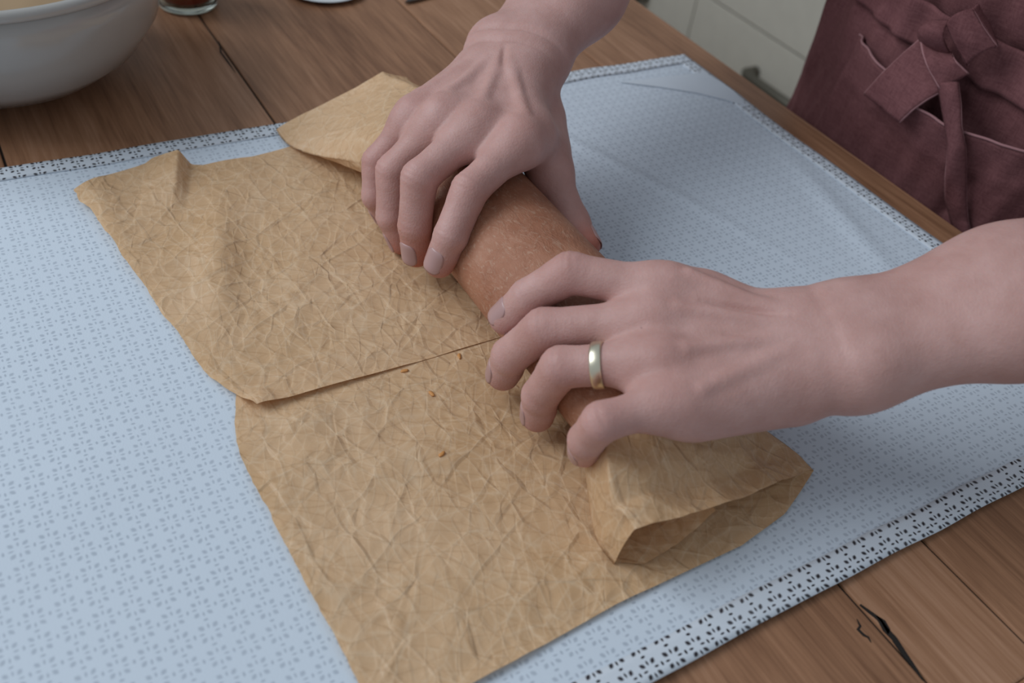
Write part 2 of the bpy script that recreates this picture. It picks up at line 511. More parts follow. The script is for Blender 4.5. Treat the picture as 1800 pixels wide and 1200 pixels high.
def crack(pts, wd, z=.0001):
    v, f = [], []
    n = len(pts)
    for i, (px, py) in enumerate(pts):
        q = P(px, py); q2 = P(*pts[min(i + 1, n - 1)]); q1 = P(*pts[max(i - 1, 0)])
        t = (q2 - q1)[:2]; t = t / np.linalg.norm(t); nn = np.array([-t[1], t[0]])
        ww = wd * (1 - abs(2 * i / (n - 1) - 1) ** 2 * .8)
        for s in (-1, 1):
            for zz in (z - .0006, z + .00012):
                v.append(Vector((q[0] + s * nn[0] * ww, q[1] + s * nn[1] * ww, zz)) - TW)
    for i in range(n - 1):
        a = i * 4; c = a + 4
        f += [(a + 1, c + 1, c + 3, a + 3), (a, a + 1, c + 1, c)[::-1], (a + 2, a + 3, c + 3, c + 2)]
    return from_arrays('wood_crack', v, f, M_CRACK, table, False)
crack([(1512, 1062), (1528, 1075), (1545, 1088), (1556, 1105), (1572, 1122), (1588, 1146), (1604, 1168), (1622, 1195)], .0013)
crack([(1540, 1082), (1552, 1092), (1560, 1106), (1561, 1114)], .0013)
crack([(1506, 1088), (1512, 1100), (1508, 1106), (1518, 1116), (1526, 1120), (1531, 1129)], .0007)
crack([(385, 72), (388, 92), (400, 108), (414, 128)], .0008)

# ------------------------------------------------------------------ cloth
CX0, CX1, CY0, CY1 = -.14, .537, .1165, .567
def cloth_z(x, y):
    z = .0022 + .0016 * (fbm(x * 7 + 3, y * 7, 21, 2) - .35)
    # soft creases behind the roll
    d = ((x - .36) * .8 - (y - .36) * -.6 + .02 * np.sin(y * 14))
    z = z + .0016 * np.exp(-((x - .395 + .35 * (y - .40)) / .006) ** 2) * (y > .2) * np.exp(-((y - .42) / .09) ** 2)
    z = z + .0022 * np.exp(-((x - .50 - .25 * (y - .36)) / .010) ** 2) * np.exp(-((y - .33) / .07) ** 2)
    z = z + .0010 * np.exp(-((y - .30 - .25 * x) / .03) ** 2) * np.clip((.05 - x) / .05, 0, 1)
    return np.maximum(z, .0016)
nx_, ny_ = 340, 226
gx, gy = np.meshgrid(np.linspace(CX0, CX1, nx_), np.linspace(CY0, CY1, ny_), indexing='ij')
def cloth_warp(x, y):
    wx = x + .0022 * (fbm(y * 18, x * 3 + 2, 31, 2) - .5) * 2 * np.clip((x - .3) / .2, 0, 1)
    wy = y + .0022 * (fbm(x * 16, y * 3 + 5, 33, 2) - .5) * 2
    return wx, wy
wx_, wy_ = cloth_warp(gx, gy)
cv = np.stack([wx_, wy_, cloth_z(gx, gy)], -1).reshape(-1, 3)
cloth = from_arrays('table_cloth', cv, grid_faces(nx_, ny_), M_CLOTH)
solidify(cloth, .0007)
tag(cloth, 'white cotton cloth with faint grey print and dark printed hem, spread on table', 'cloth')
HW = .0135
def hem(x0, x1, y0, y1):
    a, b_ = max(2, int((x1 - x0) / .003)), max(2, int((y1 - y0) / .003))
    hx, hy = np.meshgrid(np.linspace(x0, x1, a + 1), np.linspace(y0, y1, b_ + 1), indexing='ij')
    qx, qy = cloth_warp(hx, hy)
    z = cloth_z(hx, hy) + .0006 + .0002 * (fbm(hx * 60, hy * 60, 8, 2))
    o = from_arrays('hem', np.stack([qx, qy, z], -1).reshape(-1, 3), grid_faces(a + 1, b_ + 1), M_HEM, cloth)
    solidify(o, .0006)
    o['label'] = 'folded hem with dark leaf print'
    return o
hem(CX0, CX1, CY0 - .0004, CY0 + HW)
hem(CX0, CX1, CY1 - HW, CY1 + .0004)
hem(CX1 - HW, CX1 + .0004, CY0 + HW, CY1 - HW)
hem(CX0 - .0004, CX0 + HW, CY0 + HW, CY1 - HW)
# loose corner flap of the hem
fl = [P(1090, 152), P(1160, 160), P(1225, 170), P(1275, 182), P(1312, 193), P(1290, 168), P(1265, 150), P(1235, 133)]
fc = [np.array([q[0], q[1], cloth_z(np.array(q[0]), np.array(q[1])) + .0010]) for q in fl]
flap = from_arrays('corner_flap', fc, [tuple(range(len(fc)))], M_CLOTHPLAIN, cloth, False)
solidify(flap, .0006)

# ------------------------------------------------------------------ dough roll and baking paper
RX, RA, RB = .238, .0363, .0320
ZB = .0058                                   # paper and cloth below the roll
def make_roll():
    y0, y1, n, k = .205, .470, 220, 120
    v = []
    ts = np.linspace(0, 1, n)
    for t in ts:
        y = y0 + (y1 - y0) * t
        cap = min(1, math.sqrt(max(0, 1 - (1 - min(t, 1 - t) / .07) ** 2))) if min(t, 1 - t) < .07 else 1
        cap = max(cap, .02)
        for j in range(k):
            a = 2 * math.pi * j / k
            r = 1 + .02 * (float(vnoise(np.array(y * 30), np.array(a * 1.3), 3)) - .5)
            z = RB + RB * math.sin(a) * cap * r
            z = max(z, .0) if math.sin(a) > -.9 else max(z, .0008)
            v.append((RX + RA * math.cos(a) * cap * r, y, z * (2 * RB - ZB) / (2 * RB) + ZB))
    f = []
    for i in range(n - 1):
        for j in range(k):
            f.append((i * k + j, i * k + (j + 1) % k, (i + 1) * k + (j + 1) % k, (i + 1) * k + j)[::-1])
    f.append(tuple(range(k))); f.append(tuple(range((n - 1) * k, n * k))[::-1])
    return from_arrays('dough_roll', v, f, M_DOUGH)
tag(make_roll(), 'long reddish brown floury dough roll pressed between the two hands', 'dough')

def tube_section(th, y, near):
    """point of the rolled paper at angle th (0 = right, pi/2 = top, pi = left, -pi/2 = bottom)"""
    th = np.asarray(th, float)
    if near:
        w_ = float(np.clip((.228 - y) / (.228 - .166), 0, 1)); XL, XR, HH = .189, .312, .035
    else:
        w_ = float(np.clip((y - .435) / (.550 - .435), 0, 1)); XL, XR, HH = .176, .272, .034
    h = (2 * RB + .0022) * (1 - w_) + HH * w_
    w_ = w_ * w_ * (3 - 2 * w_)
    x0, a0 = RX, RA + .0016
    xe = x0 + a0 * np.cos(th); ze = .5 * h * (1 + np.sin(th))
    # flattened end: bottom on the table, one side upright, the other a long slope
    tau = np.clip(th / math.pi, 0, 1)
    if near:
        q = 1 - np.clip(tau / .80, 0, 1) ** .95                  # 1 right corner, 0 left
        zt = h * (1 - q ** 1.35); dn = np.clip((tau - .80) / .20, 0, 1)
        zt = zt * (1 - dn ** 1.3)
    else:
        q = np.clip((1 - tau) / .80, 0, 1)
        pk = .80
        zt = h * np.minimum(q / pk, 1) ** .9 * np.clip(1 - ((q - pk) / (1 - pk + 1e-6)) * .25, 0, 1)
        dn = np.clip((.20 - tau) / .20, 0, 1)
        zt = zt * (1 - dn ** 1.3)
    xt = XL + (XR - XL) * q
    bot = th < 0
    xt = np.where(bot, (XL + XR) / 2 + (XR - XL) / 2 * np.cos(th), xt); zt = np.where(bot, 0, zt)
    over = th > math.pi                                            # inner turn
    f = np.clip((th - math.pi) / (math.pi * 1.0), 0, 1)
    xi = XL + .0025 + (.050 if near else .03) * f
    zi = .0012 + .019 * f ** 2.6
    xe_i = x0 + (a0 - .003 * np.clip(f * 3, 0, 1)) * np.cos(th)
    ze_i = .5 * h + (.5 * h - .0025 * np.clip(f * 3, 0, 1)) * np.sin(th)
    xe = np.where(over, xe_i, xe); ze = np.where(over, ze_i, ze)
    xt = np.where(over, xi, xt); zt = np.where(over, zi, zt)
    return xe * (1 - w_) + xt * w_, ze * (1 - w_) + zt * w_

def sheet(name, near):
    """flat sheet -> passes under the roll -> up the right side -> over the top -> left side -> tucked inside"""
    st = .00115
    if near:
        ya, yb, yroll0, yroll1 = .1475, .335, .1475, .2095
    else:
        ya, yb, yroll0, yroll1 = .314, .556, .418, .556
    ny = int((yb - ya) / st)
    ys = np.linspace(ya, yb, ny)
    nflat = 150
    nth = 210
    TH = np.linspace(-math.pi / 2, math.pi * 2, nth)
    n = nflat + nth
    X = np.zeros((n, ny)); Y = np.zeros((n, ny)); Z = np.zeros((n, ny))
    Yg = np.tile(ys, (n, 1))
    # left boundary of the flat part
    edge = .0011 * (fbm(ys * 90, ys * 0 + 2, 41 if near else 43, 3) - .5) * 2
    if near:
        xl = np.interp(ys, [.1475, .171, .238, .299, .322, .335], [.068, .0705, .0675, .0665, .074, .078]) + edge
    else:
        xl = np.interp(ys, [.314, .323, .345, .42, .50, .525, .556], [.082, .0775, .068, .058, .047, .043, .043]) + edge
    for j, y in enumerate(ys):
        inroll = yroll0 - 1e-6 <= y <= yroll1 + 1e-6
        bx, _ = tube_section(np.array([-math.pi / 2]), y, near)
        xf = np.linspace(xl[j], bx[0], nflat)
        X[:nflat, j] = xf; Y[:nflat, j] = y
        if inroll:
            xt, zt = tube_section(TH, y, near)
            X[nflat:, j] = xt; Z[nflat:, j] = zt; Y[nflat:, j] = y
        else:
            X[nflat:, j] = bx[0]; Y[nflat:, j] = y
    sidx = np.concatenate([np.zeros(nflat), np.linspace(0, 1, nth)])[:, None] * np.ones((1, ny))
    isflat = (np.arange(n) < nflat)[:, None] * np.ones((1, ny), bool)
    # outline of the sheet ends (y) : bend rows so the far / near edge is not straight
    if near:
        th = np.concatenate([np.full(nflat, -math.pi / 2), TH])[:, None] * np.ones((1, ny))
        k = np.clip((.226 - Yg) / (.226 - .1475), 0, 1) ** 2
        flat_e = np.interp(X, [.06, .128, .18, .249, .28, .314], [.1430, .1465, .1500, .1500, .155, .170])
        top_e = np.interp(X, [.19, .214, .242, .291, .312], [.1610, .1586, .1598, .1666, .170])
        e_ = np.where(th < 0, flat_e, np.where(th < math.pi * .8, top_e, np.interp(th, [math.pi * .8, math.pi, math.pi * 1.2, math.pi * 2], [.161, .1665, .1605, .1625])))
        Y = Y + k * (e_ - .1475)
    else:
        k = np.clip((Yg - .50) / .056, 0, 1)
        dx = np.interp(X, [.04, .07, .093, .12, .15, .18, .205], [-.031, -.018, -.012, -.026, -.027, -.023, -.012])
        Y = Y + np.where(isflat, k * dx, 0)
        th = np.concatenate([np.full(nflat, -math.pi / 2), TH])[:, None]
        topk = np.clip(np.sin(np.minimum(th, math.pi)), 0, 1)
        Y = Y - np.where(isflat, 0, k * .005 * topk)
    # crumple
    seed = 60 if near else 90
    if near: cr = crumple(X, Y, seed, 1.0, 1.0)
    else: cr = crumple(X, Y, seed, .62, 1.25)
    arc = sidx * .34 + .3
    crt = crumple(arc, Y, seed + 5, 1.1 if near else 1.0, .75 if near else .6)
    flatz = .0038 + (cr - cr.min()) * (.80 if near else .60)
    # settle under the roll
    press = np.clip((X - .185) / .025, 0, 1)
    flatz = flatz * (1 - press) + .0046 * press
    if not near:
        # overlaps the near sheet; raised far-left corner and a standing pleat
        flatz = flatz + .0030 * np.clip((.345 - Y) / .03, 0, 1) * np.clip((.175 - X) / .06, .12, 1)
        flatz = np.maximum(flatz, .0044 + .0016 * np.clip((.345 - Y) / .012, 0, 1) * np.clip((.168 - X) / .03, .05, 1))
        flatz = flatz + .010 * np.clip(1 - np.abs(X - .102 - (Y - .52) * .35) / np.where(X < .102 + (Y - .52) * .35, .022, .007), 0, 1) * np.clip((Y - .480) / .05, 0, 1)
        flatz = flatz + .004 * np.exp(-((X - .052) / .012) ** 2) * np.clip((Y - .40) / .1, 0, 1)
        flatz = flatz + .005 * np.exp(-((X - .10 - .3 * (Y - .43)) / .012) ** 2 - ((Y - .43) / .05) ** 2)
        flatz = flatz + .003 * np.exp(-((X - .085) / .008) ** 2 - ((Y - .318) / .006) ** 2)
    else:
        flatz = flatz + .003 * np.exp(-(((X - .10) - (Y - .30) * .3) / .015) ** 2) * np.exp(-((Y - .29) / .02) ** 2)
        bl = np.clip((Y - .300) / .014, 0, 1); flatz = flatz * (1 - bl) + .0041 * bl
    if near:
        amp = .9 * np.clip((.226 - Yg) / .05, .35, 1)
    else:
        amp = .75 * np.clip((Yg - .418) / .06, .3, 1)
    nrm = np.stack([np.cos(sidx * 2.5 * math.pi - math.pi / 2), np.sin(sidx * 2.5 * math.pi - math.pi / 2)], 0)
    off = (crt - crt.mean()) * amp
    join = np.clip(sidx / .06, 0, 1)
    Zr = np.maximum(Z + .0046 + nrm[1] * off * join, .0046)
    X = np.where(isflat, X, X + nrm[0] * off * join)
    Z = np.where(isflat, np.maximum(flatz, .0042), Zr)
    if near:
        # large facets pinched into the open end
        kk = np.clip((.212 - Yg) / .04, 0, 1) * (~isflat) * np.clip(np.sin(sidx * 2.5 * math.pi - math.pi / 2) * 1.5, 0, 1)
        f1, f2 = voro((X + .3 * Y) / .034 + 3.3, (Y - .2 * X) / .026 + 1.7, 17)
        Z = Z + kk * (.0075 * (f1 - .45)) * np.clip((.315 - X) / .03, 0, 1)
        Z = np.maximum(Z, .0046)
    mask = np.ones((n - 1, ny - 1), bool)
    ym = .5 * (ys[1:] + ys[:-1])
    # in the middle of the roll only the flat part exists
    norl = (ym < yroll0) | (ym > yroll1)
    mask[nflat - 1:, :] = ~norl[None, :]
    if not near:
        mask[nflat + int(nth * .64):, :] = False
    else:
        mask[nflat + int(nth * .97):, :] = False
    o = from_arrays(name, np.stack([X, Y, Z], -1).reshape(-1, 3), grid_faces(n, ny, mask), M_PAPER)
    bm = bmesh.new(); bm.from_mesh(o.data)
    bmesh.ops.delete(bm, geom=[q for q in bm.verts if not q.link_faces], context='VERTS')
    bm.to_mesh(o.data); bm.free()
    return o
tag(sheet('baking_paper', True), 'nearer crumpled tan baking paper sheet, rolled open-ended under the hand with the ring', 'baking paper', 'baking paper sheets')
tag(sheet('baking_paper', False), 'crumpled tan baking paper sheet farther back, its rolled end left of the upper hand', 'baking paper', 'baking paper sheets')

# ------------------------------------------------------------------ signed-distance modelling of the cook
class Prim:
    def __init__(s, a, b, ra, rb, k=.006):
        s.a, s.b = np.asarray(a, float), np.asarray(b, float)
        s.ra, s.rb, s.k = ra, rb, k
        s.ba = s.b - s.a; s.l2 = max(float(s.ba @ s.ba), 1e-12)
    def d(s, p):
        q = p - s.a
        t = np.clip((q @ s.ba) / s.l2, 0, 1)
        q = q - t[:, None] * s.ba
        return np.sqrt(np.einsum('ij,ij->i', q, q)) - (s.ra + (s.rb - s.ra) * t)
class Ell:
    def __init__(s, c, r, k=.02, rot=None):
        s.c, s.r, s.k = np.asarray(c, float), np.asarray(r, float), k
        s.R = np.eye(3) if rot is None else np.asarray(rot, float)
    def d(s, p):
        q = (p - s.c) @ s.R.T
        k0 = np.sqrt(((q / s.r) ** 2).sum(1)); k1 = np.sqrt(((q / s.r ** 2) ** 2).sum(1)) + 1e-9
        return k0 * (k0 - 1) / k1
def smin(a, b, k):
    h = np.maximum(k - np.abs(a - b), 0) / k
    return np.minimum(a, b) - h * h * k * .25
class Shape:
    """trunk: list of prims blended in order; limbs: groups each blended with the trunk but not with each other"""
    def __init__(s, trunk, limbs=(), kl=.006):
        s.trunk, s.limbs, s.kl = trunk, list(limbs), kl
    def ev(s, p, at=None, al=None):
        big = np.full(len(p), .5)
        t = big
        for i, q in enumerate(s.trunk):
            if at is None or at[i]:
                t = smin(t, q.d(p), q.k)
        out = t
        for li, g in enumerate(s.limbs):
            m = None
            for j, q in enumerate(g):
                if al is None or al[li][j]:
                    dd = q.d(p)
                    m = dd if m is None else smin(m, dd, q.k)
            if m is not None: out = np.minimum(out, smin(t, m, s.kl))
        return out
def mesh_sdf(shape, lo, hi, h, clip=None, B=16, iters=2):
    lo = np.asarray(lo, float); hi = np.asarray(hi, float)
    nb = np.ceil((hi - lo) / (h * B)).astype(int)
    bi = np.stack(np.meshgrid(*[np.arange(k) for k in nb], indexing='ij'), -1).reshape(-1, 3)
    cen = lo + (bi + .5) * B * h
    rad = B * h * .88
    dt = np.array([q.d(cen) for q in shape.trunk]) if shape.trunk else np.zeros((0, len(cen)))
    dl = [np.array([q.d(cen) for q in g]) for g in shape.limbs]
    allm = dt.min(0)
    for q in dl: allm = np.minimum(allm, q.min(0))
    act = np.abs(allm) < rad + h * 2 + .012
    loc = np.stack(np.meshgrid(*[np.arange(B + 1)] * 3, indexing='ij'), -1).reshape(-1, 3)
    off = np.array([[i, j, k] for i in (0, 1) for j in (0, 1) for k in (0, 1)])
    cells, verts, edges = [], [], []
    M_ = 1 << 20
    for b in np.nonzero(act)[0]:
        th = max(allm[b], 0) + 2 * rad + .03
        at = dt[:, b] < th; al = [q[:, b] < th for q in dl]
        g0 = bi[b] * B
        val = shape.ev(lo + (g0 + loc) * h, at, al).reshape((B + 1,) * 3)
        neg = val < 0
        if not neg.any() or neg.all(): continue
        c8 = np.stack([val[o[0]:o[0] + B, o[1]:o[1] + B, o[2]:o[2] + B] for o in off], -1)
        n8 = c8 < 0
        sel = n8.any(-1) & ~n8.all(-1)
        idx = np.argwhere(sel)
        if len(idx):
            w8 = 1 / (np.abs(c8[sel]) + 1e-5 * 1.0 + h * .15)
            w8 /= w8.sum(1, keepdims=True)
            pos = lo + (g0 + idx + w8 @ off) * h
            cells.append(idx + g0); verts.append(pos)
        for ax in range(3):
            sl0 = [slice(0, B)] * 3; sl1 = [slice(0, B)] * 3; sl1[ax] = slice(1, B + 1)
            a, c = neg[tuple(sl0)], neg[tuple(sl1)]
            e = np.argwhere(a != c)
            if len(e): edges.append(np.column_stack([e + g0, np.full(len(e), ax), a[tuple(e.T)]]))
    cells = np.concatenate(cells); verts = np.concatenate(verts); edges = np.concatenate(edges)
    key = lambda c: (c[:, 0] + 1) * M_ * M_ + (c[:, 1] + 1) * M_ + c[:, 2] + 1
    kc = key(cells.astype(np.int64)); order = np.argsort(kc); ks = kc[order]
    quads = []
    for ax in range(3):
        e = edges[edges[:, 3] == ax]
        u_, v_ = (ax + 1) % 3, (ax + 2) % 3
        qs = []
        ok = np.ones(len(e), bool)
        for du, dv in ((0, 0), (-1, 0), (-1, -1), (0, -1)):
            c = e[:, :3].astype(np.int64).copy(); c[:, u_] += du; c[:, v_] += dv
            k = key(c); i = np.clip(np.searchsorted(ks, k), 0, len(ks) - 1)
            ok &= ks[i] == k; qs.append(order[i])
        q = np.stack(qs, 1)
        fl = e[:, 4] == 0
        q[fl] = q[fl][:, ::-1]
        quads.append(q[ok])
    quads = np.concatenate(quads)
    # project to the surface
    for it in range(iters):
        for c0 in range(0, len(verts), 200000):
            p = verts[c0:c0 + 200000]
            e_ = h * .4
            d = shape.ev(p)
            gr = np.stack([shape.ev(p + np.eye(3)[i] * e_) - d for i in range(3)], 1) / e_
            verts[c0:c0 + 200000] = p - np.clip(d, -h, h)[:, None] * gr / np.maximum((gr ** 2).sum(1, keepdims=True), .3)
    if clip is not None:
        keep = clip(verts)
        fq = keep[quads].all(1)
        quads = quads[fq]
        used = np.unique(quads); re = np.full(len(verts), -1); re[used] = np.arange(len(used))
        verts = verts[used]; quads = re[quads]
    return verts, quads

A3 = lambda *p: np.array(p, float)
unit = lambda q: q / np.linalg.norm(q)
FR = {'index': (.0104, .0098, .0091, .0075), 'middle': (.0106, .0099, .0092, .0077),
      'ring': (.0101, .0095, .0088, .0074), 'pinky': (.0091, .0085, .0080, .0068), 'thumb': (.0125, .0110, .0098, .0078)}
HANDS = {
 'left': dict(wrist=A3(.2979, .1841, .075), elbow=A3(.501, .101, .159), shoulder=A3(.615, .205, .40),
  index=[A3(.2520, .2428, .0805), A3(.2200, .2712, .0795), A3(.2052, .2800, .0625), A3(.1979, .2865, .0475)],
  middle=[A3(.2374, .2309, .0755), A3(.2011, .2588, .0615), A3(.1935, .2708, .0371), A3(.1936, .2761, .0204)],
  ring=[A3(.2269, .2100, .0740), A3(.1959, .2352, .0603), A3(.1941, .2433, .0355), A3(.1959, .2463, .0187)],
  pinky=[A3(.2215, .1908, .0700), A3(.1901, .1959, .0665), A3(.1903, .2023, .0487), A3(.1947, .2072, .0345)],
  thumb=[A3(.2960, .2050, .0600), A3(.2920, .2400, .0460), A3(.2870, .2670, .0340), A3(.2850, .2840, .0250)]),
 'right': dict(wrist=A3(.2854, .4454, .085), elbow=A3(.4737, .570, .1432), shoulder=A3(.615, .545, .40),
  index=[A3(.2510, .3730, .0835), A3(.2150, .3591, .0709), A3(.2003, .3491, .0521), A3(.1943, .3493, .0362)],
  middle=[A3(.2368, .3939, .0841), A3(.1976, .3826, .0677), A3(.1940, .3781, .0407), A3(.1945, .3766, .0234)],
  ring=[A3(.2252, .4110, .0831), A3(.1968, .4140, .0535), A3(.1930, .4057, .0291), A3(.1975, .4019, .0131)],
  pinky=[A3(.2179, .4324, .0729), A3(.1958, .4334, .0482), A3(.1915, .4246, .0312), A3(.1973, .4248, .0167)],
  thumb=[A3(.2955, .4217, .0615), A3(.2826, .3828, .0517), A3(.2838, .3568, .0340), A3(.2825, .3378, .0321)]),
}
FN = ('index', 'middle', 'ring', 'pinky')
def hand_frame(H):
    fw = unit(.5 * (H['middle'][0] + H['ring'][0]) - H['wrist'])
    lat = H['index'][0] - H['pinky'][0]; lat = unit(lat - fw * (lat @ fw))
    n = np.cross(fw, lat)
    if n[2] < 0: n = -n
    return fw, lat, unit(n)
def dorsal(ch):
    d = unit(ch[3] - ch[2])
    o = ch[1] - .5 * (ch[0] + ch[3])
    o = o - d * (o @ d)
    return d, unit(o)
def make_hand_shape(H, side):
    fw, lat, n = hand_frame(H)
    W = H['wrist']; E = H['elbow']
    ax = unit(W - E)
    latf = unit(lat - ax * (lat @ ax))
    H['fr'] = (fw, lat, n, ax, latf)
    T = []
    # forearm: two bones side by side
    for s in (-1, 1):
        T.append(Prim(E + latf * s * .013, W - ax * .085 + latf * s * .0120, .0285, .0205, .022))
        T.append(Prim(W - ax * .085 + latf * s * .0120, W - ax * .012 + latf * s * .0112, .0205, .0165, .022))
        T.append(Prim(W - ax * .012 + latf * s * .0112, W + fw * .008 + latf * s * .0115, .0165, .0160, .020))
    T.append(Prim(E, H['shoulder'], .036, .045, .03))
    # metacarpals
    base = {'index': .0135, 'middle': .005, 'ring': -.005, 'pinky': -.0135}
    for q in FN:
        b0 = W + fw * .014 + lat * base[q] - n * .001
        m = H[q][0]
        r1 = {'index': .0122, 'middle': .0124, 'ring': .0117, 'pinky': .0108}[q]
        T.append(Prim(b0, m - n * .0008, .0150, r1, .010))
        T.append(Prim(b0 - n * .007, m - n * .005 - fw * .004, .0125, .0100, .010))
    # hypothenar and thenar pads
    T.append(Prim(W + fw * .016 - lat * .015 - n * .006, H['pinky'][0] - fw * .012 - lat * .000 - n * .006, .0140, .0105, .012))
    T.append(Prim(W + fw * .012 + lat * .010 - n * .004, H['thumb'][0], .0155, .0150, .014))
    T.append(Prim(H['thumb'][0], H['thumb'][1], .0150, .0118, .010))
    # web of thumb
    mid = H['index'][0] - fw * .022 - n * .006
    T.append(Prim(.5 * (H['thumb'][0] + H['thumb'][1]), mid, .0095, .0095, .016))
    T.append(Prim(H['thumb'][0] * .25 + H['thumb'][1] * .75, mid + fw * .006, .0060, .0080, .014))
    # webs between the fingers
    for a, b in zip(FN[:-1], FN[1:]):
        pa = H[a][0] * .72 + H[a][1] * .28; pb = H[b][0] * .72 + H[b][1] * .28
        T.append(Prim(pa - n * .002, pb - n * .002, .0066, .0062, .007))
    # knuckles and tendons
    for q in FN:
        kn = {'index': .0030, 'middle': .0026, 'ring': .0012, 'pinky': .0004}[q]
        T.append(Prim(H[q][0] + n * kn - fw * .002, H[q][0] + n * (kn - .0004) + unit(H[q][1] - H[q][0]) * .004, .0094, .0090, .009))
    for q, amp in (('index', .0021), ('middle', .0016), ('ring', .0009), ('pinky', .0002)):
        b0 = W + fw * .020 + lat * base[q] * .75 + n * (.0150 - .0018 + amp * .6)
        b1 = H[q][0] - fw * .010 + n * (.0118 - .0018 + amp)
        T.append(Prim(b0, b1, .0022, .0022, .0042))
    # ulnar head at the wrist
    T.append(Prim(W - ax * .012 - latf * .017 + n * .008, W - ax * .012 - latf * .017 + n * .008, .0095, .0095, .014))
    G_ = []
    for q in FN + ('thumb',):
        c = H[q]; r = FR[q]
        g = []
        if q != 'thumb':
            d, o = dorsal(c)
            p1 = unit(c[1] - c[0])
            p2 = unit(c[2] - c[1])
            g.append(Prim(c[0], c[1] - p1 * .004, r[0], r[1] * .955, .002))
            g.append(Prim(c[1] - p1 * .004, c[1], r[1] * .955, r[1], .0016))
            g.append(Prim(c[1], c[1] + p2 * .006, r[1], r[1] * .955, .0016))
            g.append(Prim(c[1] + p2 * .006, c[2], r[1] * .955, r[2], .0016))
            g.append(Prim(c[2], c[3] - o * .0004, r[2], r[3], .0016))
            g.append(Prim(c[2] * .35 + c[3] * .65 - o * .0016, c[3] - o * .0012, r[3] * .93, r[3] * .92, .004))
        else:
            g.append(Prim(c[1], c[2], r[1], r[2], .005))
            g.append(Prim(c[2], c[3], r[2], r[3], .005))
            g.append(Prim(c[1], c[1], r[1] + .0008, r[1] + .0008, .006))
        G_.append(g)
    return Shape(T, G_, .0060)

